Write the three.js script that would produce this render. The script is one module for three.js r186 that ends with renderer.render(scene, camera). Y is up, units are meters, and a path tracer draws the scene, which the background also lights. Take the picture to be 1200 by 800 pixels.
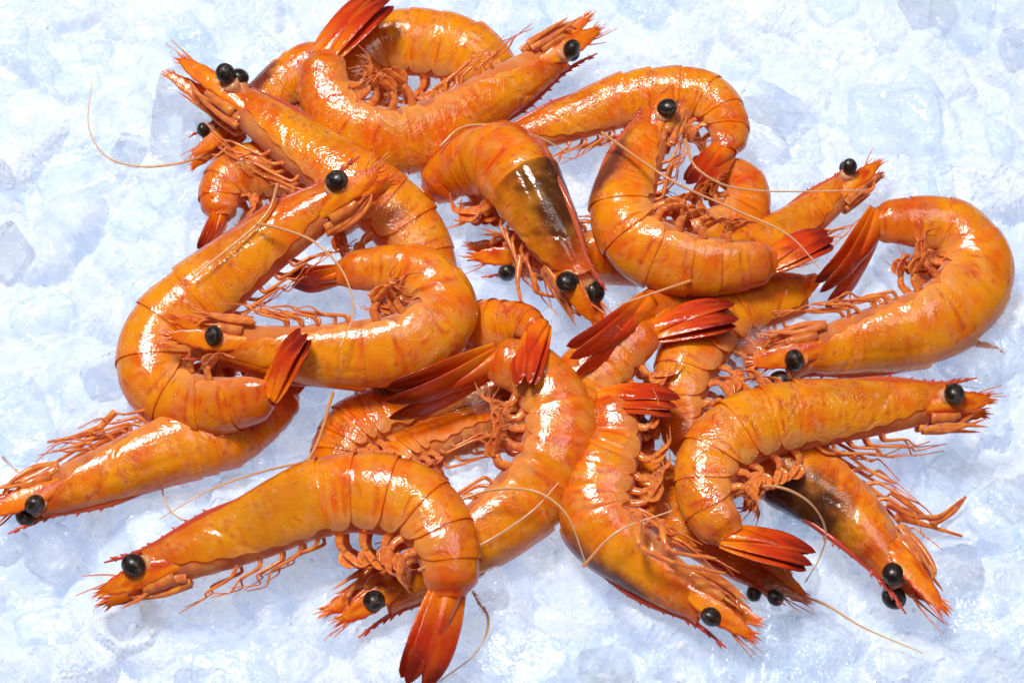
import * as THREE from 'three';
import { ImprovedNoise } from 'three/addons/math/ImprovedNoise.js';
import { mergeGeometries, mergeVertices } from 'three/addons/utils/BufferGeometryUtils.js';
import { RectAreaLightUniformsLib } from 'three/addons/lights/RectAreaLightUniformsLib.js';

// ------------------------------------------------------------------ camera, light, exposure
const scene = new THREE.Scene();
scene.background = new THREE.Color(0.10, 0.105, 0.125);            // dim studio air
const ELEV = 60 * Math.PI / 180, DIST = 1.25;
const camera = new THREE.PerspectiveCamera(15.04, 1200 / 800, 0.05, 20);
camera.position.set(0, Math.sin(ELEV) * DIST, Math.cos(ELEV) * DIST);
camera.lookAt(0, 0, 0);
camera.focus = 1.2; camera.userData.fStop = 16;
camera.updateMatrixWorld(true);
const renderer = new THREE.WebGLRenderer({ antialias: true });
renderer.toneMapping = THREE.LinearToneMapping;
renderer.toneMappingExposure = 1;
renderer.shadowMap.enabled = true;
RectAreaLightUniformsLib.init();
const V3 = (x, y, z) => new THREE.Vector3(x, y, z);
function softbox(name, label, pos, aim, w, h, power, glow, color) {
  const g = new THREE.Group(); g.name = name; scene.add(g);
  g.userData = { label, category: 'studio lamp' };
  g.position.copy(pos); g.lookAt(aim);
  const glowMat = new THREE.MeshStandardMaterial({ color: 0x888888, emissive: new THREE.Color(...color), emissiveIntensity: glow, roughness: 0.6 });
  const face = new THREE.Mesh(new THREE.BoxGeometry(w, h, 0.004), glowMat); face.name = 'lamp_screen'; face.position.z = -0.006; g.add(face);
  const housing = new THREE.Mesh(new THREE.BoxGeometry(w + 0.03, h + 0.03, 0.05), new THREE.MeshStandardMaterial({ color: 0x111111, roughness: 0.7 })); housing.name = 'lamp_housing'; housing.position.z = -0.036; g.add(housing);
  const l = new THREE.RectAreaLight(new THREE.Color(...color), power, w, h);
  l.rotation.y = Math.PI; g.add(l);                                // a RectAreaLight shines along its -z
  return g;
}
softbox('key_lamp', 'small bright softbox above and behind the prawns', V3(-0.5, 2.1, -0.4), V3(0, 0, 0), 0.5, 0.5, 70, 6, [1, 0.97, 0.93]);
softbox('overhead_lamp', 'wide soft overhead light box above the prawns', V3(0.35, 1.5, 0.1), V3(0, 0, 0), 0.7, 0.5, 2.6, 2, [1, 0.99, 1]);
softbox('light_panel', 'white light panel lying under the ice bed', V3(0, -0.13, -0.03), V3(0, 1, -0.0301), 1.1, 0.95, 0.70, 0.4, [0.90, 0.94, 1]);

// ------------------------------------------------------------------ helpers
const noise = new ImprovedNoise();
function rng(seed) { return () => { seed = (seed + 0x6d2b79f5) | 0; let t = Math.imul(seed ^ (seed >>> 15), 1 | seed); t = (t + Math.imul(t ^ (t >>> 7), 61 | t)) ^ t; return ((t ^ (t >>> 14)) >>> 0) / 4294967296; }; }
const clamp = THREE.MathUtils.clamp, lerp = THREE.MathUtils.lerp;
const sst = (a, b, x) => { const t = clamp((x - a) / (b - a), 0, 1); return t * t * (3 - 2 * t); };
const fbm = (x, y, z) => noise.noise(x, y, z) + 0.5 * noise.noise(x * 2.1, y * 2.1, z * 2.1 + 5) + 0.25 * noise.noise(x * 4.3, y * 4.3, z * 4.3 + 9);
const mixc = (a, b, t) => [a[0] + (b[0] - a[0]) * t, a[1] + (b[1] - a[1]) * t, a[2] + (b[2] - a[2]) * t];
const TANV = Math.tan(15.04 * Math.PI / 360);
const camR = V3().setFromMatrixColumn(camera.matrixWorld, 0), camU = V3().setFromMatrixColumn(camera.matrixWorld, 1), camB = V3().setFromMatrixColumn(camera.matrixWorld, 2);
// the point at height h (mm above the ice) that the photograph's pixel (px, py) looks at
function at(px, py, hmm) {
  const d = camR.clone().multiplyScalar((px - 600) / 400 * TANV).add(camU.clone().multiplyScalar(-(py - 400) / 400 * TANV)).sub(camB);
  const h = hmm / 1000, t = (h - camera.position.y) / d.y;
  return camera.position.clone().addScaledVector(d, t);
}
const PX = 2 * TANV * DIST / 800;                                 // metres per photograph pixel at the centre
const used = {};
function numbered(n) { used[n] = (used[n] || 0) + 1; return used[n] === 1 ? n : n + '_' + String(used[n] - 1).padStart(3, '0'); }
function dataTex(n, fn, srgb) {
  const d = new Uint8Array(n * n * 4);
  for (let y = 0; y < n; y++) for (let x = 0; x < n; x++) { const c = fn(x / n, y / n), i = (y * n + x) * 4; for (let k = 0; k < 3; k++) d[i + k] = clamp(Math.round((c.length ? c[k] : c) * 255), 0, 255); d[i + 3] = 255; }
  const t = new THREE.DataTexture(d, n, n); t.wrapS = t.wrapT = THREE.RepeatWrapping; t.magFilter = THREE.LinearFilter; t.minFilter = THREE.LinearMipmapLinearFilter; t.generateMipmaps = true;
  if (srgb) t.colorSpace = THREE.SRGBColorSpace; t.needsUpdate = true; return t;
}
// noise that tiles with the unit square
const tileN = (u, v, f, s) => { const a = u * 2 * Math.PI, b = v * 2 * Math.PI, r = f / 6.283; return noise.noise(Math.cos(a) * r + s, Math.sin(a) * r + Math.cos(b) * r, Math.sin(b) * r + s * 1.7); };
function tileWorley(n, seed) {
  const r = rng(seed), pts = []; for (let i = 0; i < n; i++) for (let j = 0; j < n; j++) pts.push([(i + r()) / n, (j + r()) / n]);
  return (u, v) => { let a = 9, b = 9; const ci = Math.floor(u * n), cj = Math.floor(v * n);
    for (let i = -1; i <= 1; i++) for (let j = -1; j <= 1; j++) { const p = pts[((ci + i + n) % n) * n + ((cj + j + n) % n)]; let dx = Math.abs(p[0] - u), dy = Math.abs(p[1] - v); dx = Math.min(dx, 1 - dx); dy = Math.min(dy, 1 - dy); const d = Math.hypot(dx, dy) * n; if (d < a) { b = a; a = d; } else if (d < b) b = d; }
    return [a, b]; };
}
const joint = (p) => p.flatMap((q, i) => (i === 0 || i === p.length - 1 ? [q] : [q.clone().lerp(p[i - 1], 0.13), q.clone().lerp(p[i + 1], 0.13)]));
// sweep of an elliptic section along points; half width w(t) towards W, half thickness h(t) across
function sweep(pts, n, w, h, W, sides, col, lin) {
  const c = lin ? null : new THREE.CatmullRomCurve3(pts, false, 'centripetal'), pos = [], colr = [], uv = [], idx = [];
  const get = (t) => { if (c) return c.getPoint(t); const f = t * (pts.length - 1), i = Math.min(Math.floor(f), pts.length - 2); return pts[i].clone().lerp(pts[i + 1], f - i); };
  const L = c ? c.getLength() : pts.reduce((s, p, i) => s + (i ? p.distanceTo(pts[i - 1]) : 0), 0);
  const B = V3(), N = V3(), T = V3();
  for (let i = 0; i <= n; i++) {
    const t = i / n, p = get(t); T.copy(get(Math.min(1, t + 0.01))).sub(get(Math.max(0, t - 0.01))).normalize();
    B.copy(W).addScaledVector(T, -W.dot(T)).normalize(); N.crossVectors(T, B);
    const ww = w(t), hh = h(t);
    for (let j = 0; j <= sides; j++) {
      const a = j / sides * 2 * Math.PI, ca = Math.cos(a), sa = Math.sin(a);
      pos.push(p.x + B.x * ca * ww + N.x * sa * hh, p.y + B.y * ca * ww + N.y * sa * hh, p.z + B.z * ca * ww + N.z * sa * hh);
      const k = col(t, a); colr.push(k[0], k[1], k[2]); uv.push(t * L / 0.02, a / 6.283 * ww * 4 / 0.02);
    }
  }
  const m = sides + 1;
  for (let i = 0; i < n; i++) for (let j = 0; j < sides; j++) { const a = i * m + j; idx.push(a, a + 1, a + m, a + 1, a + m + 1, a + m); }
  for (const [r, f] of [[0, 0], [n, 1]]) {                          // caps
    const p = get(r / n), k = pos.length / 3; pos.push(p.x, p.y, p.z); const q = col(r / n, 0); colr.push(q[0], q[1], q[2]); uv.push(0, 0);
    for (let j = 0; j < sides; j++) f ? idx.push(k, r * m + j, r * m + j + 1) : idx.push(k, r * m + j + 1, r * m + j);
  }
  return finish(pos, colr, uv, idx, (i) => (i % m === 0 && i < m * (n + 1) ? i + sides : -1));
}
function finish(pos, colr, uv, idx, seam) {
  const g = new THREE.BufferGeometry();
  g.setAttribute('position', new THREE.Float32BufferAttribute(pos, 3)); g.setAttribute('color', new THREE.Float32BufferAttribute(colr, 3)); g.setAttribute('uv', new THREE.Float32BufferAttribute(uv, 2)); g.setIndex(idx);
  g.computeVertexNormals();
  if (seam) { const n = g.attributes.normal; for (let i = 0; i < n.count; i++) { const k = seam(i); if (k < 0) continue; const x = n.getX(i) + n.getX(k), y = n.getY(i) + n.getY(k), z = n.getZ(i) + n.getZ(k), l = Math.hypot(x, y, z) || 1; n.setXYZ(i, x / l, y / l, z / l); n.setXYZ(k, x / l, y / l, z / l); } }
  return g;
}

function weld(g) { g.deleteAttribute('normal'); const w = mergeVertices(g, 1e-6); w.computeVertexNormals(); return w; }

// ------------------------------------------------------------------ materials
const w1 = tileWorley(14, 5), w2 = tileWorley(30, 8);
const shellBump = dataTex(512, (u, v) => { const a = w1(u, v)[0], b = w2(u, v)[0]; return 0.5 + 0.30 * tileN(u, v, 7, 3) + 0.16 * (0.5 - a) + 0.1 * (0.5 - b) + 0.12 * tileN(u, v, 26, 7) + 0.42 * sst(0.30, 0.10, b) * sst(0.05, 0.35, tileN(u, v, 6, 15)); });
const shellGrain = dataTex(512, (u, v) => { const n = 0.5 + 0.5 * tileN(u, v, 9, 11), f = 0.5 + 0.5 * tileN(u, v, 34, 2), d = sst(0.2, 0.1, w2(u, v)[0]); const k = 0.86 + 0.12 * n + 0.08 * f - 0.10 * d; return [Math.min(1, k + 0.06), k, k * 0.95]; });
const shellMat = new THREE.MeshPhysicalMaterial({ vertexColors: true, map: shellGrain, roughness: 0.16, transmission: 0.4, thickness: 0, ior: 1.5, bumpMap: shellBump, bumpScale: 0.0003, side: THREE.DoubleSide });
const bumpyMat = shellMat.clone(); bumpyMat.bumpScale = 0.00062;
const tailMat = new THREE.MeshPhysicalMaterial({ vertexColors: true, map: shellGrain, roughness: 0.16, transmission: 0.3, thickness: 0, bumpMap: shellBump, bumpScale: 0.0004, side: THREE.DoubleSide });
const limbMat = new THREE.MeshPhysicalMaterial({ vertexColors: true, roughness: 0.9, transmission: 0.45, thickness: 0, clearcoat: 1, clearcoatRoughness: 0.08, bumpMap: shellBump, bumpScale: 0.0004, side: THREE.DoubleSide });
const fleshMat = new THREE.MeshPhysicalMaterial({ vertexColors: true, map: shellGrain, roughness: 0.95, transmission: 0.5, thickness: 0, bumpMap: shellBump, bumpScale: 0.0006, side: THREE.DoubleSide });
const eyeGrain = dataTex(256, (u, v) => { const d = w2(u, v)[0], n = tileN(u, v, 8, 2); return clamp(0.14 + 0.86 * sst(0.45, 0.1, d) * sst(0.0, 0.45, n) + 0.15 * n, 0, 1); });
const eyeMat = new THREE.MeshPhysicalMaterial({ color: new THREE.Color(0.11, 0.07, 0.05), map: eyeGrain, roughness: 0.3, bumpMap: eyeGrain, bumpScale: 0.00025, specularIntensity: 0.8 });

// ------------------------------------------------------------------ the ice bed
const ICE = new THREE.Group(); ICE.name = 'ice_bed'; ICE.userData = { kind: 'structure', label: 'bed of frosty blue-white ice lumps under the prawns', category: 'ice bed' }; scene.add(ICE);
const w3 = tileWorley(20, 3), w4 = tileWorley(44, 6);
const iceBump = dataTex(512, (u, v) => { const a = w3(u, v), b = w4(u, v); return 0.5 + 0.3 * tileN(u, v, 8, 4) + 0.22 * (a[1] - a[0] - 0.4) + 0.16 * tileN(u, v, 30, 6) + 0.10 * (b[1] - b[0] - 0.4); });
const iceFrost = dataTex(1024, (u, v) => { const n = tileN(u, v, 5, 4), m = tileN(u, v, 17, 9), f = tileN(u, v, 60, 3), a = w3(u, v), b = w4(u, v), crack = sst(0.09, 0.0, a[1] - a[0] + 0.05 * m) * sst(-0.1, 0.3, m), vein = sst(0.07, 0.0, Math.abs(n + 0.25 * m)); const k = clamp(0.50 + 0.42 * n + 0.22 * m + 0.16 * f + 0.3 * crack + 0.14 * vein - 0.3 * sst(0.16, 0.06, b[0]) * sst(0.1, 0.5, n), 0, 1); const c = mixc([0.83, 0.88, 0.965], [0.975, 0.98, 0.99], k); return c; }, true);
const iceMats = [0, 1, 2, 3].map((k) => new THREE.MeshPhysicalMaterial({ vertexColors: true, map: iceFrost, roughness: 1, transmission: [0.60, 0.52, 0.68, 0.60][k], thickness: 0, ior: 1.31, clearcoat: 1, clearcoatRoughness: [0.06, 0.14, 0.035, 0.08][k], bumpMap: iceBump, bumpScale: [0.0013, 0.0022, 0.0009, 0.0016][k], color: [new THREE.Color(0.90, 0.935, 0.99), new THREE.Color(0.965, 0.975, 0.99), new THREE.Color(0.85, 0.90, 0.985), new THREE.Color(0.93, 0.955, 0.99)][k], side: THREE.DoubleSide }));
// a lump: the upper half of a worn block, its sides running down between its neighbours
// the bed's surface is the upper envelope of worn, frozen-together lumps; each lump's share of it is a piece of its own
{
  const r = rng(77), pitch = 0.031, X0 = -0.40, X1 = 0.40, Z0 = -0.35, Z1 = 0.31, NI = Math.ceil((X1 - X0) / pitch) + 4, NJ = Math.ceil((Z1 - Z0) / pitch) + 4, L = [];
  for (let j = 0; j < NJ; j++) for (let i = 0; i < NI; i++) {
    const z = Z0 + (j - 1.5 + (r() - 0.5) * 0.8) * pitch, far = sst(0.04, -0.2, z), fac = [];
    for (let k = 0; k < 4; k++) { const q = r() * 6.283; fac.push([Math.cos(q), Math.sin(q), 0.55 + 0.5 * r(), 0.35 + 0.4 * r()]); }
    L.push({ x: X0 + (i - 1.5 + (j & 1) * 0.5 + (r() - 0.5) * 0.8) * pitch, z, c: Math.cos(r() * 6.283), rot: r() * 6.283, a: 0.019 + 0.012 * r() + 0.006 * far, b: 0.016 + 0.008 * r(), ex: 2 + 3 * r(), h: -0.0195 + 0.008 * r(), up: lerp(0.0190, 0.0110, far) * (0.75 + 0.5 * r()), tx: (r() - 0.5) * 0.35, tz: (r() - 0.5) * 0.35, fac, mat: [0, 0, 1, 3, 3, 2][Math.floor(r() * 6)], verts: new Map(), pos: [], col: [], uv: [], idx: [] });
  }
  const RC = at(150, 730, 0); L.push({ x: RC.x, z: RC.z, h: 0, up: 0, mat: 1, ring: true, verts: new Map(), pos: [], col: [], uv: [], idx: [] });  // the piece with a hole
  const st = 0.00135, nx = Math.round((X1 - X0) / st), nz = Math.round((Z1 - Z0) / st), own = new Int32Array((nx + 1) * (nz + 1)), hgt = new Float32Array(own.length);
  for (let j = 0; j <= nz; j++) for (let i = 0; i <= nx; i++) {
    const x0 = X0 + i * st, z0 = Z0 + j * st, x = x0 + 0.004 * noise.noise(x0 * 70, z0 * 70, 3) + 0.0012 * noise.noise(x0 * 260, z0 * 260, 5), z = z0 + 0.004 * noise.noise(x0 * 70, z0 * 70, 8) + 0.0012 * noise.noise(x0 * 260, z0 * 260, 9);
    const ci = Math.round((x - X0) / pitch + 1.5), cj = Math.round((z - Z0) / pitch + 1.5); let best = -1, who = 0;
    for (let dj = -2; dj <= 2; dj++) for (let di = -2; di <= 2; di++) {
      const ii = ci + di, jj = cj + dj; if (ii < 0 || jj < 0 || ii >= NI || jj >= NJ) continue;
      const l = L[jj * NI + ii], dx = x - l.x, dz = z - l.z, cs = Math.cos(l.rot), sn = Math.sin(l.rot), X = (dx * cs + dz * sn) / l.a, Z = (-dx * sn + dz * cs) / l.b;
      const e = Math.pow(Math.abs(X) ** l.ex + Math.abs(Z) ** l.ex, 1 / l.ex); let k = e < 1 ? Math.pow(1 - e ** 3, 0.6) : (1 - e) * 0.6;
      for (const f of l.fac) k = Math.min(k, f[2] + 0.25 - f[3] * (X * f[0] + Z * f[1]));
      const h = l.h + l.up * (k + l.tx * X + l.tz * Z); if (h > best || (!di && !dj && best === -1)) { best = h; who = jj * NI + ii; }
    }
    { const d = Math.hypot(x - RC.x, z - RC.z) + 0.0012 * noise.noise(x0 * 150, z0 * 150, 7); if (d < 0.0172) { const h = d < 0.0062 ? -0.010 + 0.004 * sst(0.0045, 0.0062, d) : d < 0.0085 ? lerp(-0.006, 0.0022, sst(0.0060, 0.0085, d)) : d < 0.0125 ? 0.0022 + 0.0006 * Math.sin((d - 0.0085) * 780) : 0.0022 - 0.013 * Math.pow((d - 0.0125) / 0.0047, 2.2); if (h > best || d < 0.0155) { best = h; who = L.length - 1; } } }
    const n = j * (nx + 1) + i, w = own[n] = who;
    hgt[n] = best + 0.0016 * noise.noise(x0 * 110, z0 * 110, w) + 0.0009 * Math.abs(noise.noise(x0 * 240, z0 * 240, w * 1.3)) + 0.00055 * noise.noise(x0 * 480, z0 * 480, 3) - 0.0011 * Math.exp(-((noise.noise(x0 * 95 + 7, z0 * 95, w * 2.1) / 0.035) ** 2));
  }
  const vert = (l, n) => { if (!l.verts.has(n)) { const i = n % (nx + 1), j = (n - i) / (nx + 1), x = X0 + i * st, z = Z0 + j * st; l.verts.set(n, l.pos.length / 3); l.pos.push(x, hgt[n], z); l.col.push(1, 1, 1); l.uv.push((x + l.h * 9) / 0.055, (z + l.up * 30) / 0.055); } return l.verts.get(n); };
  for (let j = 0; j < nz; j++) for (let i = 0; i < nx; i++) { const p = j * (nx + 1) + i, q = p + nx + 1, l = L[own[p]], A = vert(l, p), B = vert(l, q), C = vert(l, p + 1), D = vert(l, q + 1); l.idx.push(A, B, C, C, B, D); }
  let nn = 0;
  const margin = [];
  for (const l of L) if (l.idx.length > 30) { if (Math.abs(l.x) > 0.275 || l.z < -0.235 || l.z > 0.205) { margin.push(finish(l.pos, l.col, l.uv, l.idx)); continue; } const m = new THREE.Mesh(finish(l.pos, l.col, l.uv, l.idx), iceMats[l.mat]); if (l.ring) { m.name = 'tube_ice'; m.userData = { label: 'round piece of ice with a hole through it' }; } else { m.name = 'ice_lump' + (nn ? '_' + String(nn).padStart(3, '0') : ''); nn++; } m.castShadow = m.receiveShadow = true; ICE.add(m); }
  const iceY = (x, z) => { let m = -1; for (let a = -1; a <= 1; a++) for (let b = -1; b <= 1; b++) { const i = clamp(Math.round((x + a * 0.004 - X0) / st), 0, nx), j = clamp(Math.round((z + b * 0.004 - Z0) / st), 0, nz); m = Math.max(m, hgt[j * (nx + 1) + i]); } return m; };
  { const m = new THREE.Mesh(mergeGeometries(margin), iceMats[0]); m.name = 'ice_margin'; m.userData = { kind: 'stuff' }; m.castShadow = m.receiveShadow = true; ICE.add(m); }
  // clear wet chunks frozen on top
  const clear = new THREE.MeshPhysicalMaterial({ color: new THREE.Color(0.95, 0.975, 1), roughness: 0.1, transmission: 0.94, thickness: 0, ior: 1.31, bumpMap: iceBump, bumpScale: 0.0006 });
  const shapes = []; for (let k = 0; k < 10; k++) {
    const g = new THREE.IcosahedronGeometry(1, 14).deleteAttribute('uv'), p = g.attributes.position, sx = 0.011 + 0.009 * r(), sy = 0.007 + 0.004 * r(), sz = 0.010 + 0.006 * r(), ex = 3 + 4 * r(), uv = [];
    for (let i = 0; i < p.count; i++) { let x = p.getX(i), y = p.getY(i), z = p.getZ(i); const e = Math.pow(Math.abs(x) ** ex + Math.abs(y) ** ex + Math.abs(z) ** ex, -1 / ex) * (1 + 0.13 * noise.noise(x * 1.6 + k * 5, y * 1.6, z * 1.6) + 0.045 * noise.noise(x * 4 + k, y * 4, z * 4)); p.setXYZ(i, x * e * sx, y > 0 ? y * e * sy : y * e * sy * 0.12, z * e * sz); uv.push(x * e * sx / 0.04, z * e * sz / 0.04); }
    g.setAttribute('uv', new THREE.Float32BufferAttribute(uv, 2)); const w = weld(g); shapes.push(w);
  }
  // some of them are thick clear ice, frozen to the bed without a gap below
  const glass = new THREE.MeshPhysicalMaterial({ color: 0xffffff, roughness: 0.04, transmission: 1, thickness: 0.01, ior: 1.31, bumpMap: iceBump, bumpScale: 0.0007 });
  const open = shapes.map((g) => { const c = g.clone(), ix = [...g.index.array], p = g.attributes.position, keep = []; for (let i = 0; i < ix.length; i += 3) if (Math.max(p.getY(ix[i]), p.getY(ix[i + 1]), p.getY(ix[i + 2])) > -0.0002) keep.push(ix[i], ix[i + 1], ix[i + 2]); c.setIndex(keep); return c; });
  for (let k = 0; k < 150; k++) {
    const px = -40 + 1280 * r(), py = -60 + 900 * r(), q = at(px, py, 0), m = new THREE.Mesh(shapes[k % 10], clear); if (Math.hypot(px - 150, py - 725) < 75) continue; m.name = 'ice_chunk' + (k ? '_' + String(k).padStart(3, '0') : '');
    if (k % 4 === 1) { m.geometry = open[k % 10]; m.material = glass; }
    const sc = 0.55 + 0.75 * r(); m.position.set(q.x, iceY(q.x, q.z) + 0.0008, q.z); m.scale.set(sc, sc * (0.7 + 0.4 * r()), sc); m.rotation.set((r() - 0.5) * 0.25, r() * 6.283, (r() - 0.5) * 0.25); m.castShadow = m.receiveShadow = true; ICE.add(m);
  }
  // loose crumbs of crushed ice
  const crumbs = new THREE.InstancedMesh(weld(new THREE.IcosahedronGeometry(1, 1).deleteAttribute('uv')), new THREE.MeshPhysicalMaterial({ color: 0xffffff, roughness: 0.12, transmission: 0.8, thickness: 0, ior: 1.31, flatShading: true }), 1500), M = new THREE.Matrix4(), qt = new THREE.Quaternion(), eu = new THREE.Euler();
  for (let k = 0; k < 1500; k++) { let x = X0 + (X1 - X0) * r(), z = Z0 + (Z1 - Z0) * r(); const nn2 = noise.noise(x * 25, z * 25, 6); if (nn2 < 0) { x += 0.03 * nn2; z += 0.03 * nn2; } const e = 0.0007 + 0.0019 * r() * r(); M.compose(V3(x, iceY(x, z) - 0.0004, z), qt.setFromEuler(eu.set(r() * 6, r() * 6, r() * 6)), V3(e * (0.7 + r()), e * (0.5 + 0.6 * r()), e)); crumbs.setMatrixAt(k, M); }
  crumbs.name = 'crushed_ice'; crumbs.userData = { kind: 'stuff' }; crumbs.castShadow = crumbs.receiveShadow = true; ICE.add(crumbs);
}
// ------------------------------------------------------------------ prawns
const ORANGE = [0.90, 0.175, 0.004], YELLOW = [0.97, 0.40, 0.007], RED = [0.66, 0.045, 0.006], DEEP = [0.21, 0.008, 0.004], PALE = [0.92, 0.45, 0.14], BROWN = [0.10, 0.036, 0.010], OLIVE = [0.50, 0.22, 0.012];
const profile = (q) => (q < 0 ? lerp(0.52, 0.98, Math.pow(q + 1, 0.75)) : q < 0.35 ? lerp(0.98, 1.0, q / 0.35) : lerp(1.0, 0.50, Math.pow((q - 0.35) / 0.65, 1.15)));  // q: -1 carapace front, 0 its rear, 1 tail base
function prawn(o) {
  const seed = o.seed, r = rng(seed * 7919 + 13), R = o.R * PX, pts = o.p.map((a) => at(...a)), g = new THREE.Group();
  g.name = numbered('prawn'); g.userData = { label: o.label, category: 'prawn' }; scene.add(g);
  const base = pts[o.c].clone(); base.y = Math.max(0, base.y - R); g.position.copy(base);
  const add = (name, geo, mat, parent = g) => { if (parent === g) geo.translate(-base.x, -base.y, -base.z); const m = new THREE.Mesh(geo, mat); m.name = name; m.castShadow = m.receiveShadow = true; parent.add(m); return m; };
  const addSub = (name, geo, mat, parent) => { geo.translate(-base.x, -base.y, -base.z); const m = new THREE.Mesh(geo, mat); m.name = name; m.castShadow = m.receiveShadow = true; parent.add(m); return m; };
  // --- the body's axis
  const curve = new THREE.CatmullRomCurve3(pts, false, 'centripetal'), NS = 24, P = [], len = [0], nseg = pts.length - 1;
  for (let i = 0; i <= nseg * NS; i++) { P.push(curve.getPoint(i / (nseg * NS))); if (i) len.push(len[i - 1] + P[i].distanceTo(P[i - 1])); }
  const Ltot = len[len.length - 1], Lc = len[o.c * NS], La = Ltot - Lc, roll = o.roll ?? 0, rollT = o.rollT ?? roll, side = o.side;
  const posAt = (s) => {
    if (s <= 0) return P[0].clone().addScaledVector(P[0].clone().sub(P[3]).normalize(), -s);
    if (s >= Ltot) return P[P.length - 1].clone().addScaledVector(P[P.length - 1].clone().sub(P[P.length - 4]).normalize(), s - Ltot);
    let a = 0, b = len.length - 1; while (b - a > 1) { const m = (a + b) >> 1; if (len[m] <= s) a = m; else b = m; }
    return P[a].clone().lerp(P[b], (s - len[a]) / (len[b] - len[a]));
  };
  const frame = (s) => {
    const e = Ltot * 0.03, p = posAt(s), T = posAt(s + e).sub(posAt(s - e)).normalize(), v = camera.position.clone().sub(p).normalize();
    const U = v.addScaledVector(T, -v.dot(T)).normalize(), S = V3().crossVectors(T, U), a = THREE.MathUtils.degToRad(lerp(roll, rollT, clamp(s / Ltot, 0, 1)));
    const D = U.clone().multiplyScalar(Math.sin(a)).addScaledVector(S, side * Math.cos(a)), B = V3().crossVectors(T, D).multiplyScalar(side);  // B points at the viewer when roll is 0
    return { p, T, D, B, U };
  };
  const Q = (s) => (s < Lc ? s / Lc - 1 : (s - Lc) / La);
  const tailW = o.tw ?? 1, girth = (s) => { const q = clamp(Q(s), -1.2, 1); return R * profile(Math.max(q, -1)) * (q > 0.35 ? lerp(1, tailW, (q - 0.35) / 0.65) : 1); };
  const LAT = o.lat ?? 0.74;
  const section = (f, a, phi, k) => { const c = Math.cos(phi), s = Math.sin(phi), y = c > 0 ? a * Math.pow(c, 0.92) : -a * 0.92 * Math.pow(-c, 0.8), b = a * LAT; return f.p.clone().addScaledVector(f.D, y * k).addScaledVector(f.B, b * k * Math.sign(s) * Math.pow(Math.abs(s), 0.92)); };
  const tone = o.tone ?? 0, organOrShade = o.organOrShade, ux = (r() - 0.5) * 40;
  // pigment: q along the body, phi round it (0 back, pi belly), v inside the plate
  function pigment(q, phi, v, plate, p) {
    const X = p.x * 60 + ux, Y = p.y * 60, Z = p.z * 60, n = fbm(X, Y, Z), n2 = fbm(X * 2.7 + 7, Y * 2.7, Z * 2.7), n3 = noise.noise(X * 9, Y * 9, Z * 9), ap = Math.abs(phi);
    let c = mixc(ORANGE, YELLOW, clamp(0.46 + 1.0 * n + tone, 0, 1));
    const st = noise.noise(q * 34 + ux, phi * 1.3, seed), st2 = noise.noise(q * 9 + ux, phi * 7, seed + 4);
    c = mixc(c, YELLOW, 0.6 * sst(0.05, 0.5, st)); c = mixc(c, RED, 0.35 * sst(0.15, 0.55, -st + 0.4 * n2)); c = mixc(c, PALE, 0.34 * sst(0.28, 0.62, n2 + 0.25 * Math.sin(ap * 2)));
    c = mixc(c, RED, 0.8 * sst(0.30, 0.02, ap + 0.12 * n2));                       // red line along the back
    c = mixc(c, RED, 0.65 * sst(0.34, 0.66, n3 + 0.5 * n2));                        // flecks
    if (plate === 'carapace') {
      const dark = organOrShade ? (organOrShade[5] ?? 1) * sst(1.02, organOrShade[5] ? 0.0 : 0.34, Math.hypot((q + organOrShade[1]) / organOrShade[2], (ap - organOrShade[3]) / organOrShade[4]) + 0.3 * n + 0.2 * n2) : 0;
      if (dark > 0) c = mixc(c, organOrShade[0], Math.min(1, dark) * 0.93);
      const gut = Math.max(0, 1 - dark) * sst(0.9, 0.2, Math.hypot((q + 0.4) / 0.42, (ap - 0.9) / 0.8) + 0.3 * n); c = mixc(c, OLIVE, gut * (organOrShade ? 0.2 : 0.28));
      c = mixc(c, RED, 0.55 * sst(-0.72, -1.0, q + 0.1 * n2)); c = mixc(c, PALE, 0.5 * sst(1.75, 2.2, ap + 0.3 * n2));
    } else {
      c = mixc(c, RED, 0.5 * sst(0.93, 1.0, v + 0.05 * n2) * (0.25 + 0.75 * sst(0.2, 0.6, n + 0.3 * ap))); c = mixc(c, RED, 0.9 * Math.exp(-(((v - 0.82 + 0.10 * n) / 0.035) ** 2)) * sst(0.7, 1.6, ap + 0.7 * n2)); c = mixc(c, PALE, 0.3 * sst(0.25, 0.6, 0.5 * st2 + noise.noise(X * 1.7 + 3, Y * 1.7, Z * 1.7)));
      c = mixc(c, PALE, 0.6 * sst(1.7, 2.1, ap + 0.35 * n2)); c = mixc(c, RED, 0.5 * sst(0.55, 1.05, q + 0.2 * n2));
    }
    return c;
  }
  // plate: s from s0 to s1, angle limit lim(v), scale sc(v)
  function plate(name, kind, s0, s1, nu, nv, lim, sc, relief) {
    const pos = [], col = [], uv = [], idx = [];
    for (let i = 0; i <= nu; i++) { const v = i / nu, s = lerp(s0, s1, v), f = frame(s), a = girth(s), l = lim(v);
      for (let j = 0; j <= nv; j++) { const phi = lerp(-l, l, j / nv), p = section(f, a, phi, sc(v, phi) + (relief ? relief(v, phi) : 0)); pos.push(p.x, p.y, p.z);
        col.push(...pigment(Q(s), phi, v, kind, p)); uv.push(s / 0.03 + seed * 0.37, phi * a / 0.03); } }
    for (let i = 0; i < nu; i++) for (let j = 0; j < nv; j++) { const a = i * (nv + 1) + j; idx.push(a, a + 1, a + nv + 1, a + 1, a + nv + 2, a + nv + 1); }
    return add(name, finish(pos, col, uv, idx), o.bumpy ? bumpyMat : shellMat);
  }
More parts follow.
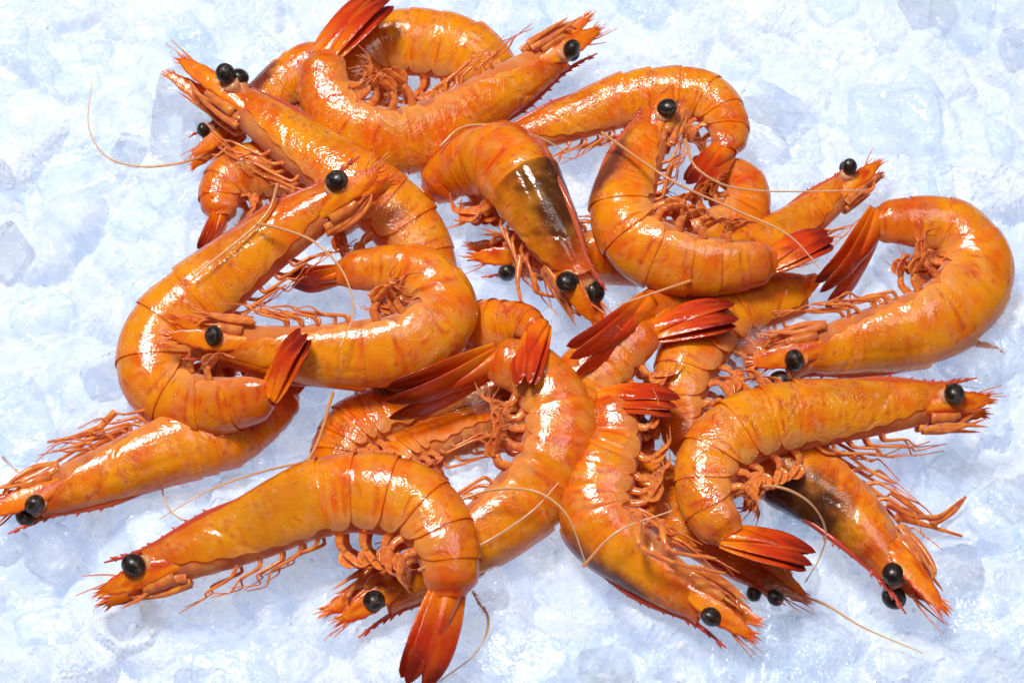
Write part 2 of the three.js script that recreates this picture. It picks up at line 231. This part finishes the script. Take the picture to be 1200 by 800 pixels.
  const gs = (x, m, w) => Math.exp(-(((x - m) / w) ** 2));
  plate('carapace', 'carapace', -0.3 * R, Lc * 1.035, 56, 60,
    (v) => lerp(0.55, 2.5, Math.pow(v, 0.34)) - 0.35 * sst(0.86, 1, v) + 0.05 * Math.sin(v * 46) + 0.10 * gs(v, 0.10, 0.02), (v, phi) => 1.0 + 0.03 * sst(0.85, 1, v),
    (v, phi) => { const ap = Math.abs(phi); return 0.05 * Math.max(0, 1 - ap * 5) * (1 - v * 0.7) - 0.035 * gs(v, 0.36 + 0.16 * (ap - 0.8), 0.025) * sst(0.35, 0.7, ap) - 0.03 * gs(ap, 1.15 + 0.1 * Math.sin(v * 5), 0.06) * sst(0.35, 0.55, v) - 0.03 * gs(ap, 0.75, 0.05) * sst(0.5, 0.3, v) + 0.012 * fbm(v * 6, phi * 3, seed); });
  const W6 = [0.16, 0.17, 0.18, 0.15, 0.14, 0.20]; let acc = 0;
  for (let k = 0; k < 6; k++) {
    const s0 = Lc + La * acc, s1 = Lc + La * (acc + W6[k]); acc += W6[k];
    plate('abdomen_segment', 'segment', s0 - La * 0.012, s1 + (k < 5 ? La * 0.03 : 0), 16, 44, (v) => (k === 5 ? 2.5 : 1.62 + 0.78 * Math.pow(Math.max(0, 1 - Math.abs(2 * v - 1.08) ** 3), 0.6)),
      (v) => 0.958 + 0.075 * Math.pow(v, 1.5) + 0.02 * Math.sin(Math.PI * v) - (k === 5 ? 0.34 * sst(0.62, 1.0, v) : 0), (v, phi) => 0.05 * sst(1.5, 2.2, Math.abs(phi)) * v + 0.022 * fbm(v * 1.5 + k * 3, phi * 1.6, seed) - 0.02 * gs(v, 0.28, 0.05) * sst(0.5, 0.9, Math.abs(phi)));
  }
  { // the flesh inside the plates
    const nu = 60, nv = 24, pos = [], col = [], uv = [], idx = [];
    for (let i = 0; i <= nu; i++) { const t = i / nu, s = lerp(0.03 * Lc, Ltot * 0.995, t), f = frame(s), a = girth(s) * (i === 0 || i === nu ? 0.02 : 0.905 - 0.3 * sst(0.93, 1, t));
      for (let j = 0; j <= nv; j++) { const phi = j / nv * 2 * Math.PI, p = section(f, a, phi, 1 + 0.03 * noise.noise(t * 30, phi * 2, seed)); pos.push(p.x, p.y, p.z);
        const n = fbm(p.x * 90 + ux, p.y * 90, p.z * 90); col.push(...mixc(mixc([0.88, 0.25, 0.015], [0.92, 0.42, 0.10], clamp(0.35 + 1.2 * n, 0, 1)), [0.62, 0.10, 0.02], sst(0.1, 0.6, n * 0.9 + 0.5 * Math.sin(t * 46)) * 0.7)); uv.push(s / 0.03, phi * a / 0.03); } }
    for (let i = 0; i < nu; i++) for (let j = 0; j < nv; j++) { const a = i * (nv + 1) + j; idx.push(a, a + 1, a + nv + 1, a + 1, a + nv + 2, a + nv + 1); }
    add('flesh', finish(pos, col, uv, idx, (i) => (i % (nv + 1) === 0 ? i + nv : -1)), fleshMat);
  }
  // --- head
  const h0 = frame(0), F = h0.T.clone().negate(), a0 = girth(0);
  const H = (f, d, b) => h0.p.clone().addScaledVector(F, f * R).addScaledVector(h0.D, d * R).addScaledVector(h0.B, b * R);
  const limbCol = (k) => (t, a) => { const n = noise.noise(t * 12 + k * 7, Math.cos(a), seed + k); return mixc(mixc(mixc(YELLOW, ORANGE, clamp(0.45 + n, 0, 1)), RED, clamp(0.26 + 0.8 * n + 0.25 * Math.sin(t * 30 + k), 0, 1)), PALE, 0.2 * sst(0.1, 0.5, n)); };
  if (!o.nohead) {
    const es = o.eye ?? 1; let near = null;
    for (const sgn of [1, -1]) {
      const off = sgn > 0 ? (o.eyeN ?? [0.26, 0.30]) : (o.eyeF ?? [0.34, 0.42]);
      const c = H(off[0], off[1], 0.42 * sgn), px = sgn > 0 ? o.ey : o.ey2; if (!px && sgn < 0 && near) c.copy(near).addScaledVector(camB, -0.8 * R); if (px) { const q = at(px[0], px[1], 0).sub(camera.position).normalize(); const far = h0.p.clone().addScaledVector(camB, (sgn > 0 ? 0.5 : 0.12) * R).sub(camera.position).dot(camB) / q.dot(camB); c.copy(camera.position).addScaledVector(q, far); }
      if (sgn > 0) near = c.clone();
      const rad = 0.26 * R * es;
      const geo = new THREE.SphereGeometry(rad, 24, 18); geo.scale(1, 0.86, 1.1); geo.rotateX(r() * 6); geo.rotateY(r() * 6); geo.translate(c.x, c.y, c.z);
      const eye = add('eye', geo, eyeMat);
      addSub('eye_stalk', sweep([H(-0.12, off[1] * 0.5, 0.2 * sgn), c.clone().lerp(h0.p, 0.28)], 6, (t) => lerp(0.16, 0.24, t) * R, (t) => lerp(0.16, 0.24, t) * R, h0.D, 12, (t) => mixc(ORANGE, [0.88, 0.40, 0.16], t), true), limbMat, eye);
    }
    const rl = o.rostrum ?? 1.05; // rostrum with its teeth
    const top = (x) => { const f = frame(x * R), a = girth(x * R); return f.p.clone().addScaledVector(f.D, a * 1.02); };
    const t0 = top(0), rp = [top(2.3).addScaledVector(h0.D, -0.06 * R), top(1.5), top(0.8), t0, t0.clone().addScaledVector(F, 0.55 * rl * R).addScaledVector(h0.D, -0.02 * R), t0.clone().addScaledVector(F, 1.15 * rl * R).addScaledVector(h0.D, 0.04 * R)];
    const parts = [sweep(rp, 24, (t) => R * lerp(0.10, 0.02, t * t) * (0.5 + 0.5 * sst(0, 0.3, t)), (t) => R * lerp(0.10, 0.015, t), h0.D, 8, (t, a) => mixc(RED, ORANGE, clamp(0.3 * Math.sin(a) + 0.2, 0, 1)))];
    const rc = new THREE.CatmullRomCurve3(rp, false, 'centripetal');
    for (let k = 0; k < 10; k++) { const t = 0.2 + k * 0.077 + 0.03 * r(), p = rc.getPoint(t), ts = 0.55 + 0.4 * r(), q = p.clone().addScaledVector(h0.D, R * lerp(0.19, 0.1, t) * ts).addScaledVector(F, R * 0.17 * ts); parts.push(sweep([p, q], 2, (u) => R * lerp(0.075, 0.005, u), (u) => R * lerp(0.045, 0.005, u), F, 6, () => RED, true)); }
    add('rostrum', mergeGeometries(parts), limbMat);
    const sl = o.scale ?? 0.78; // antennal scales
    for (const sgn of [1, -1]) {
      const w = 0.27, dv = -0.12 - 0.12 * sgn + 0.06 * (r() - 0.5), tip = H((1.75 + 0.4 * r()) * sl, dv * 1.5, 0.26 * sgn);
      const sp = [H(-0.8, -0.1, 0.26 * sgn), H(0.4 * sl, dv * 0.7, 0.42 * sgn), H(1.2 * sl, dv * 1.2, 0.36 * sgn), tip];
      const scaleCol = (t, a) => { const e = Math.abs(Math.cos(a)), n = noise.noise(t * 5, Math.cos(a) * 9, seed + sgn); return mixc(mixc(ORANGE, YELLOW, clamp(0.45 + n, 0, 1)), RED, clamp(sst(0.75, 1, e) * 0.8 + sst(0.6, 1, t) * 0.4 + 0.9 * sst(0.1, 0.5, noise.noise(t * 2.5, Math.cos(a) * 14, seed + 3)), 0, 1)); };
      const fray = [sweep(sp, 22, (t) => R * w * Math.pow(Math.sin(Math.PI * Math.min(0.93, 0.12 + 0.81 * t)), 0.8) * (1 + 0.06 * Math.sin(t * 37 + seed)), (t) => R * lerp(0.075, 0.015, t), h0.D, 14, scaleCol)];
      const dirT = tip.clone().sub(sp[2]).normalize();
      for (let k = 0; k < 9; k++) { const y = (k / 8 - 0.5) * 2, p0 = tip.clone().addScaledVector(h0.D, y * R * w * 0.30).addScaledVector(dirT, -0.14 * R), p1 = p0.clone().addScaledVector(dirT, R * (0.26 + 0.24 * r()) * (1 - 0.4 * Math.abs(y))).addScaledVector(h0.D, y * R * 0.07 + R * 0.1 * (r() - 0.5)).addScaledVector(h0.B, R * 0.08 * (r() - 0.5)); fray.push(sweep([p0, p1], 3, (t) => R * lerp(0.042, 0.006, t), (t) => R * lerp(0.016, 0.005, t), h0.D, 5, (t) => mixc(ORANGE, k % 3 ? RED : YELLOW, 0.5), true)); }
      add('antennal_scale', mergeGeometries(fray), tailMat);
      // bristles and small mouth parts round the snout
      for (let k = 0; k < 4; k++) { const d = -0.25 - 0.42 * r(), b = (0.1 + 0.35 * r()) * sgn, ln = (0.7 + 0.9 * r()) * sl; add('mouthpart', sweep([H(-0.45, d, b), H(0.2 * ln, d - 0.08 + 0.2 * r(), b), H(ln, d - 0.05 + 0.35 * (r() - 0.4), b * (0.6 + 0.6 * r()))], 12, (t) => R * (0.09 - 0.06 * r() * 0) * Math.pow(1 - t, 0.6) + R * 0.006, (t) => R * lerp(0.035, 0.008, t), h0.D, 6, limbCol(40 + k)), limbMat); }
      // antennule with two short whips
      const q = [H(-0.1, 0.1, 0.16 * sgn), H(0.6 * sl, 0.1, 0.2 * sgn), H(1.15 * sl, 0.08, 0.22 * sgn)];
      const an = add('antennule', mergeGeometries([sweep(q, 8, (t) => R * lerp(0.13, 0.07, t), (t) => R * lerp(0.12, 0.07, t), h0.D, 8, limbCol(1)),
        ...[0, 1].map((k) => { const d = 0.25 * (r() - 0.5); return sweep([q[2], H(1.6 * sl, 0.08 + d + 0.1 * k, 0.22 * sgn), H(2.0 * sl + 0.5 * r(), 0.05 + 2.2 * d + 0.2 * k, 0.22 * sgn + d)], 10, (t) => R * lerp(0.035, 0.01, t), (t) => R * lerp(0.035, 0.01, t), h0.D, 5, limbCol(2)); })]), limbMat);
      // antenna stem under the scale
      add('antenna_stem', sweep([H(-0.2, -0.32, 0.3 * sgn), H(0.35, -0.34, 0.34 * sgn), H(0.7 * sl, -0.3, 0.32 * sgn)], 8, (t) => R * lerp(0.17, 0.1, t), (t) => R * lerp(0.15, 0.09, t), h0.D, 8, limbCol(3)), limbMat);
      const mm = (x) => x + 0.14 * (r() - 0.5); // maxilliped
      add('maxilliped', sweep([H(-0.5, -0.55, 0.2 * sgn), H(0.1, mm(-0.62), 0.25 * sgn), H(mm(0.75), mm(-0.5), 0.25 * sgn), H(mm(1.25) * sl, mm(-0.34), 0.2 * sgn)], 16, (t) => R * lerp(0.1, 0.03, t), (t) => R * lerp(0.09, 0.03, t), h0.D, 7, limbCol(4)), limbMat);
    }
  }
  // --- walking legs, folded forward under the carapace
  const legAmt = o.legs ?? 1;
  if (legAmt > 0) for (let k = 0; k < 5; k++) for (const sgn of [1, -1]) {
    const s = Lc * (0.42 + 0.13 * k), f = frame(s), a = girth(s), fw = f.T.clone().negate(), j = () => (r() - 0.5) * 0.3;
    const L = (x, d, b) => f.p.clone().addScaledVector(f.D, -a * 0.88 - d * R).addScaledVector(fw, x * R).addScaledVector(f.B, b * R);
    const sp = legAmt * (0.75 + 0.5 * r()), p = [L(0, -0.12, 0.2 * sgn), L(0.1 + j(), 0.12 * sp, 0.28 * sgn), L(0.75 * sp + j(), 0.2 * sp + 0.5 * j(), 0.3 * sgn + j()), L(0.95 * sp + j(), 0.34 * sp + 0.7 * j(), 0.26 * sgn + j()), L(1.5 * sp + j(), 0.3 * sp + j(), 0.2 * sgn + j())];
    add('walking_leg', sweep(joint(p), 30, (t) => R * (lerp(0.055, 0.012, t) * (1 - 0.25 * gs(t, 0.5, 0.03) - 0.25 * gs(t, 0.75, 0.03))), (t) => R * lerp(0.05, 0.012, t), f.D, 7, limbCol(5 + k)), limbMat);
  }
  // --- swimmerets under the abdomen
  if (!o.noswim) { let ac = 0; for (let k = 0; k < 5; k++) { const s = Lc + La * (ac + W6[k] * 0.55), f = frame(s), a = girth(s); ac += W6[k];
    for (const sgn of [1, -1]) { const j = () => (r() - 0.5) * 0.35, L = (x, d, b) => f.p.clone().addScaledVector(f.D, -a * 0.84 - d * R).addScaledVector(f.T, x * R).addScaledVector(f.B, b * R), ln = (1 - 0.08 * k) * (o.swim ?? 1) * (0.85 + 0.3 * r()), cu = 0.3 * j();
      const stem = [L(0, -0.1, 0.3 * sgn), L(-0.06 + cu, 0.2 * ln, 0.34 * sgn), L(0.02 + cu, 0.38 * ln, 0.34 * sgn)];
      const bl = (dx, db, l) => sweep([stem[2], L(0.16 + cu + dx, 0.56 * ln, (0.34 + db) * sgn), L(0.42 + cu + dx, (0.62 + 0.1 * l) * ln, (0.34 + db * 1.6) * sgn + 0.3 * j()), L(0.62 * l + cu + dx, (0.56 + 0.1 * j()) * ln, (0.3 + db * 2) * sgn + 0.4 * j())], 14, (t) => R * 0.095 * Math.pow(Math.sin(Math.PI * Math.min(1, 0.3 + 0.7 * t)), 0.8) + R * 0.008, (t) => R * 0.03 * (1 - 0.7 * t), f.T.clone().multiplyScalar(0.75).addScaledVector(f.B, 0.6).addScaledVector(f.D, 0.35), 8, limbCol(12 + k));
      add('swimmeret', mergeGeometries([sweep(stem, 8, (t) => R * lerp(0.11, 0.075, t), (t) => R * 0.055, f.T, 8, limbCol(11 + k)), bl(0, 0.05, 1.15), bl(-0.12, -0.12, 0.95), bl(0.06, 0.16, 1.3), bl(-0.2, 0.1, 1.1)]), limbMat); } } }
  // --- tail fan
  if (o.tail) {
    const e = frame(Ltot), tip = at(...o.tail), dir = tip.clone().sub(e.p), L = dir.length(); dir.normalize();
    const Bp = e.B.clone().addScaledVector(dir, -e.B.dot(dir)).normalize(), Dp = V3().crossVectors(dir, Bp), fr = THREE.MathUtils.degToRad(o.fan ?? 55);
    const Wd = Bp.clone().multiplyScalar(Math.cos(fr)).addScaledVector(Dp, Math.sin(fr)), Nn = V3().crossVectors(dir, Wd), spread = o.spread ?? 0.45, a = girth(Ltot);
    const FP = (x, w, n) => e.p.clone().addScaledVector(dir, x * L).addScaledVector(Wd, w * L).addScaledVector(Nn, n * L);
    const tc = (k) => (t, an) => { const n = noise.noise(t * 4 + k * 3, Math.cos(an) * 6, seed), str = noise.noise(t * 2, Math.cos(an) * 22, seed + k); let c = mixc(ORANGE, YELLOW, clamp(0.2 + n, 0, 1)); c = mixc(c, RED, clamp(sst(0.15, 0.55, t + 0.18 * n) + 0.55 * str, 0, 1)); return mixc(c, DEEP, clamp(sst(0.55, 0.92, t + 0.15 * n + 0.22 * str) * (o.deep ?? 0.9), 0, 1)); };
    const wmax = clamp(a / L * 0.66, 0.13, 0.21);
    for (const [ang, ln, n, k] of [[0.30, 0.95, -0.04, 0], [-0.30, 0.95, -0.04, 1], [0.12, 1.0, 0.025, 2], [-0.12, 1.0, 0.025, 3]]) {
      const q = ang * spread + 0.05 * (r() - 0.5), o0 = Math.sign(ang) * 0.05, cv = 0.05 + 0.05 * r();
      add('uropod', sweep([FP(-0.1, o0, n * 0.5), FP(0.25 * ln, o0 + q * 0.22, n + cv * 0.7), FP(0.65 * ln, o0 + q * 0.62, n + cv), FP(ln, o0 + q * 0.9, n)], 22, (t) => L * wmax * (k < 2 ? 1.05 : 0.9) * Math.pow(Math.sin(Math.PI * clamp(0.24 + 0.76 * t, 0, 1)), 0.55) + L * 0.004, (t) => L * lerp(0.028, 0.004, t), Wd, 16, tc(k)), tailMat);
    }
    add('telson', sweep([FP(-0.12, 0, 0.04), FP(0.3, 0, 0.1), FP(0.74, 0, 0.07)], 16, (t) => L * lerp(0.14, 0.012, t), (t) => L * lerp(0.07, 0.012, t), Wd, 10, tc(5)), tailMat);
  }
  // --- whiskers and stray legs that the photograph shows, traced from joint to joint
  for (const w of o.whiskers ?? []) add('antenna', sweep(w.map((q) => at(q[0], q[1], Math.max(q[2], 9))), 60, (t) => PX * lerp(1.9, 0.7, t), (t) => PX * lerp(1.9, 0.7, t), camU, 6, (t) => mixc([0.80, 0.34, 0.07], [0.92, 0.68, 0.40], t)), limbMat);
  for (const w of o.stray ?? []) add('walking_leg', sweep(joint(w.map((q) => at(...q))), 36, (t) => PX * lerp(4.5, 1.6, t), (t) => PX * lerp(4.2, 1.5, t), camU, 8, limbCol(30)), limbMat);
  return g;
}
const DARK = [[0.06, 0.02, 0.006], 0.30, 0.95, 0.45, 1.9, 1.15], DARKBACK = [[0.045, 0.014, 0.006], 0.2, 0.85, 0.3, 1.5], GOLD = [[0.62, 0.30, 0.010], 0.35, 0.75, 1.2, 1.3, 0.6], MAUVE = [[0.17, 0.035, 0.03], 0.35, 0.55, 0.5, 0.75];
const S = [
  { seed: 1, label: 'large curled prawn at far left, head raised over another prawn', ey: [394, 211], R: 47, side: 1, c: 2, p: [[388, 238, 58], [308, 292, 46], [238, 347, 34], [192, 394, 27], [186, 440, 24], [222, 470, 26], [275, 470, 34], [318, 458, 44]], tail: [358, 388, 60], fan: 60, tone: 0.15, tw: 1.1,
    whiskers: [[[300, 262, 66], [330, 268, 70], [372, 286, 74], [405, 325, 70], [413, 370, 64], [398, 407, 60]], [[325, 216, 66], [312, 250, 64], [225, 325, 55]]] },
  { seed: 2, label: 'prawn with its black eye resting inside the curl of the large left prawn', ey: [250, 393], R: 44, side: 1, c: 2, p: [[272, 402, 46], [350, 412, 42], [420, 412, 40], [478, 402, 40], [517, 365, 40], [492, 325, 40], [430, 318, 36], [395, 322, 34]], tail: [340, 330, 30], tone: 0.2 },
  { seed: 3, label: 'prawn lying diagonally at the upper left, pointed snout and pale legs', ey: [264, 86], ey2: [280, 90], bumpy: 1, R: 45, side: -1, c: 2, p: [[280, 122, 36], [350, 172, 36], [415, 217, 34], [463, 255, 26], [495, 305, 18], [500, 355, 12], [470, 390, 10]], tail: [430, 420, 10], roll: -12, tone: 0.2, legs: 1.3, scale: 1.15 },
  { seed: 4, label: 'dark prawn beneath the diagonal upper-left one, small snout poking out left', ey: [238, 152], bumpy: 1, R: 34, side: -1, c: 2, p: [[262, 155, 14], [300, 128, 13], [338, 98, 12], [366, 82, 12], [384, 96, 12], [390, 125, 12]], tail: [395, 165, 10], organOrShade: MAUVE, tone: -0.3,  // the mauve carapace patch paints in shade from the prawns lying above
    whiskers: [[[246, 180, 12], [215, 190, 8], [165, 195, 5], [125, 184, 4], [104, 150, 4], [107, 95, 4]]] },
  { seed: 5, label: 'prawn at the top centre curled in a ring, tail cut by the top edge', ey: [670, 57], bumpy: 1, R: 45, side: -1, c: 2, p: [[645, 68, 30], [575, 112, 28], [508, 150, 26], [455, 162, 26], [408, 146, 28], [384, 108, 32], [381, 62, 38]], tail: [452, -6, 44], fan: 60, tone: 0.1, tw: 1.2, swim: 1.3 },
  { seed: 6, label: 'small curl of a prawn abdomen with dark red tail beneath the upper-left prawns', bumpy: 1, R: 40, side: 1, c: 1, p: [[420, 265, 12], [350, 205, 12], [290, 205, 13], [262, 222, 14], [258, 255, 14]], tail: [236, 298, 12], nohead: true, legs: 0, fan: 40, tone: -0.2 },
  { seed: 7, label: 'yellow-orange prawn arched behind the ring-curled prawn at the top', R: 46, side: 1, c: 1, p: [[600, 110, 10], [548, 66, 13], [490, 53, 13], [440, 58, 13], [415, 88, 12], [405, 125, 10]], tail: [410, 165, 8], nohead: true, tone: 0.45 },
  { seed: 8, label: 'centre prawn pointing down with a dark brown head and glossy arched back', ey: [665, 330], ey2: [697, 342], R: 48, side: 1, c: 2, p: [[672, 318, 42], [645, 272, 46], [616, 222, 48], [592, 192, 44], [560, 190, 34], [528, 205, 24], [505, 228, 16]], tail: [480, 265, 10], roll: 38, rollT: 15, organOrShade: DARK, lat: 0.85, rostrum: 0.8,
    whiskers: [[[515, 172, 44], [540, 150, 48], [578, 147, 56], [630, 160, 40], [668, 180, 30]]], stray: [[[610, 300, 40], [606, 330, 38], [612, 360, 34]], [[625, 320, 40], [628, 342, 36], [650, 348, 30]]] },
  { seed: 9, label: 'prawn at the upper right arching over, its red tail hooked down', bumpy: 1, R: 37, side: -1, c: 2, p: [[610, 162, 18], [670, 142, 20], [732, 120, 22], [782, 113, 24], [828, 118, 26], [852, 148, 28], [850, 178, 30]], tail: [808, 222, 32], tone: 0.15, fan: 50, tw: 1.1 },
  { seed: 10, label: 'smooth hook-shaped prawn right of centre, dark red tail tip pointing right', ey: [782, 126], rostrum: 0.3, scale: 0.6, R: 43, side: 1, c: 2, p: [[768, 148, 48], [745, 200, 46], [733, 240, 44], [745, 278, 42], [790, 303, 40], [850, 310, 38], [908, 304, 36]], tail: [974, 276, 36], tone: 0.05, fan: 50, organOrShade: MAUVE, tw: 1.15,
    whiskers: [[[705, 155, 62], [790, 213, 66], [860, 245, 58], [925, 276, 52], [962, 315, 44]], [[803, 163, 60], [815, 195, 62], [845, 215, 58], [885, 223, 50], [1012, 223, 30]]] },
  { seed: 11, label: 'prawn under the hook-shaped one, smooth round abdomen showing at right', ey: [594, 319], R: 41, side: 1, c: 2, p: [[612, 300, 13], [680, 298, 13], [750, 295, 13], [820, 283, 14], [868, 252, 16], [872, 218, 18], [845, 198, 16]], tail: [810, 190, 12], tone: -0.1 },
  { seed: 12, deep: 0.5, label: 'straight prawn behind the curls, upright black eye at the upper right', ey: [996, 195], R: 35, side: 1, c: 2, p: [[990, 222, 16], [940, 262, 15], [885, 297, 14], [830, 325, 16], [785, 350, 24], [752, 365, 32]], tail: [668, 428, 42], tone: 0.1, fan: 62, rostrum: 0.5 },
  { seed: 13, label: 'orange prawn body below the hook-shaped prawn, fringed with legs on its right', R: 43, side: 1, c: 1, p: [[948, 345, 10], [862, 365, 14], [818, 410, 16], [800, 455, 16], [800, 495, 12], [805, 530, 10]], tail: [810, 580, 8], nohead: true, legs: 0.9, tone: 0.1, whiskers: [[[810, 329, 44], [770, 342, 48], [722, 358, 50]]] },
  { seed: 14, label: 'prawn abdomen rising to a dark red tail fan in the middle right of the pile', R: 46, side: -1, c: 1, p: [[650, 590, 10], [662, 500, 14], [690, 450, 20], [735, 408, 26], [768, 385, 30]], tail: [864, 366, 34], nohead: true, legs: 0, fan: 55, tone: -0.1 },
  { seed: 15, label: 'large curled prawn at centre bottom, dark red tail pointing left, head lower left', ey: [438, 703], R: 48, side: 1, c: 2, p: [[458, 690, 14], [545, 638, 16], [610, 588, 20], [648, 540, 26], [650, 482, 30], [618, 437, 34], [572, 425, 36]], tail: [452, 478, 38], tone: 0, fan: 45, tw: 1.15,
    whiskers: [[[490, 668, 46], [560, 640, 40], [622, 600, 46], [655, 565, 48]], [[540, 585, 44], [575, 574, 46], [628, 576, 50], [662, 600, 48], [688, 664, 30]]] },
  { seed: 16, label: 'front left prawn with arched back and tail hanging down to the bottom edge', ey: [156, 662], R: 48, side: -1, c: 2, p: [[190, 664, 24], [290, 625, 30], [375, 588, 38], [438, 582, 42], [492, 600, 42], [522, 648, 40], [524, 700, 34]], tail: [484, 806, 24], organOrShade: GOLD, tone: 0.1, fan: 60, tw: 1.2,
    whiskers: [[[390, 460, 40], [366, 530, 48], [330, 575, 46], [262, 612, 34], [205, 604, 14], [190, 575, 6], [194, 533, 4]], [[455, 535, 52], [360, 541, 40], [250, 572, 12], [186, 608, 4]], [[555, 695, 10], [572, 725, 6], [560, 762, 5], [514, 799, 4]]] },
  { seed: 17, label: 'prawn facing lower right below the centre, purple-brown head, red tail fan up', ey: [834, 722], R: 46, side: -1, c: 2, p: [[818, 702, 18], [750, 655, 20], [705, 612, 22], [705, 560, 24], [722, 510, 26], [712, 466, 30]], tail: [796, 474, 40], fan: 62, organOrShade: MAUVE, tone: -0.15,
    whiskers: [[[683, 664, 40], [722, 624, 46], [788, 598, 48]]], stray: [[[750, 600, 46], [748, 640, 46], [790, 660, 44], [850, 672, 36]], [[775, 610, 44], [782, 645, 44], [840, 655, 40]]] },
  { seed: 18, deep: 0.5, label: 'small prawn tail drooping down at the centre of the pile, dark red tips', spread: 0.3, R: 34, side: -1, c: 1, p: [[510, 398, 14], [550, 388, 18], [585, 384, 26], [612, 380, 34], [630, 388, 40]], tail: [614, 452, 50], nohead: true, legs: 0, noswim: true, fan: 62, tone: -0.1, tw: 0.95 },
  { seed: 19, label: 'large smooth prawn curled at the far right, two eyes facing left', ey: [931, 422], ey2: [913, 447], R: 49, side: 1, c: 2, p: [[948, 412, 16], [1012, 398, 17], [1068, 385, 18], [1118, 358, 18], [1142, 312, 18], [1115, 272, 20], [1065, 262, 22], [1022, 264, 24]], tail: [962, 350, 26], tone: 0.25, fan: 55, organOrShade: [OLIVE, 0.3, 0.5, 0.9, 1.0, 0.55], stray: [[[1140, 402, 8], [1160, 408, 5], [1180, 414, 3]]] },
  { seed: 20, label: 'prawn curled at the lower right with head pointing right and red tail pointing right', ey: [1119, 461], bumpy: 1, R: 44, side: 1, c: 2, p: [[1095, 474, 34], [1015, 482, 36], [940, 490, 38], [882, 503, 40], [836, 540, 40], [832, 592, 38], [858, 630, 36]], tail: [954, 656, 36], tone: 0.25, fan: 50, tw: 1.15, legs: 1.2,
    whiskers: [[[855, 580, 30], [910, 570, 48], [948, 588, 44], [968, 622, 30], [960, 655, 16], [944, 682, 8]]] },
  { seed: 21, label: 'dark-headed prawn at the lower right pointing down, legs sticking out to the right', ey: [1048, 672], ey2: [1048, 700], R: 50, side: -1, c: 2, p: [[1045, 655, 18], [998, 600, 18], [935, 552, 17], [898, 528, 14], [862, 512, 11], [830, 510, 9]], tail: [800, 550, 8], roll: 25, organOrShade: DARKBACK, tone: 0, lat: 0.82,
    stray: [[[1040, 590, 16], [1072, 605, 14], [1100, 606, 14], [1128, 585, 10]], [[1050, 605, 14], [1085, 615, 12], [1128, 628, 6]], [[1045, 575, 16], [1075, 598, 14], [1094, 612, 12]], [[1092, 615, 12], [1120, 598, 10], [1132, 582, 8]]] },
  { seed: 22, label: 'half-hidden prawn at the bottom with only its snout and two eyes showing', ey: [909, 700], ey2: [884, 696], R: 38, side: -1, c: 2, p: [[890, 672, 10], [840, 640, 10], [790, 600, 9], [765, 560, 8], [755, 530, 8]], tail: [750, 490, 8], roll: 50, tone: -0.1, whiskers: [[[900, 690, 14], [960, 705, 8], [1012, 735, 4], [1082, 765, 9]]] },
  { seed: 23, label: 'prawn pointing to the left edge, two black eyes and thin legs above', ey: [40, 591], ey2: [30, 606], R: 46, side: 1, c: 2, p: [[55, 579, 19], [140, 547, 18], [215, 518, 16], [265, 502, 13], [310, 478, 12], [340, 455, 11]], tail: [372, 410, 10], roll: 12, tone: 0,
    stray: [[[150, 500, 14], [92, 535, 10], [50, 562, 6], [22, 555, 5], [2, 535, 4]], [[120, 500, 18], [88, 512, 14], [55, 518, 12]], [[135, 482, 18], [95, 522, 12], [60, 545, 10]]] },
  { seed: 24, label: 'dark shadowed prawn lying deep in the pile left of the centre, legs upward', bumpy: 1, R: 42, side: 1, c: 2, p: [[585, 452, 10], [520, 468, 10], [455, 488, 10], [420, 505, 9], [395, 535, 8], [390, 570, 8]], tail: [400, 610, 7], roll: -30, organOrShade: DARKBACK, tone: -0.4 },  // dark carapace patch: shade of the pile painted in, along with browner shell
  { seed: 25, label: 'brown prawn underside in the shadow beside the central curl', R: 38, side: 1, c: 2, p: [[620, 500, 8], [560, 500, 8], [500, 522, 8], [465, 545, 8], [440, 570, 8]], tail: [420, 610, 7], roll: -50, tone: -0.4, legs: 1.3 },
];
for (const o of S) prawn(o);
renderer.render(scene, camera);
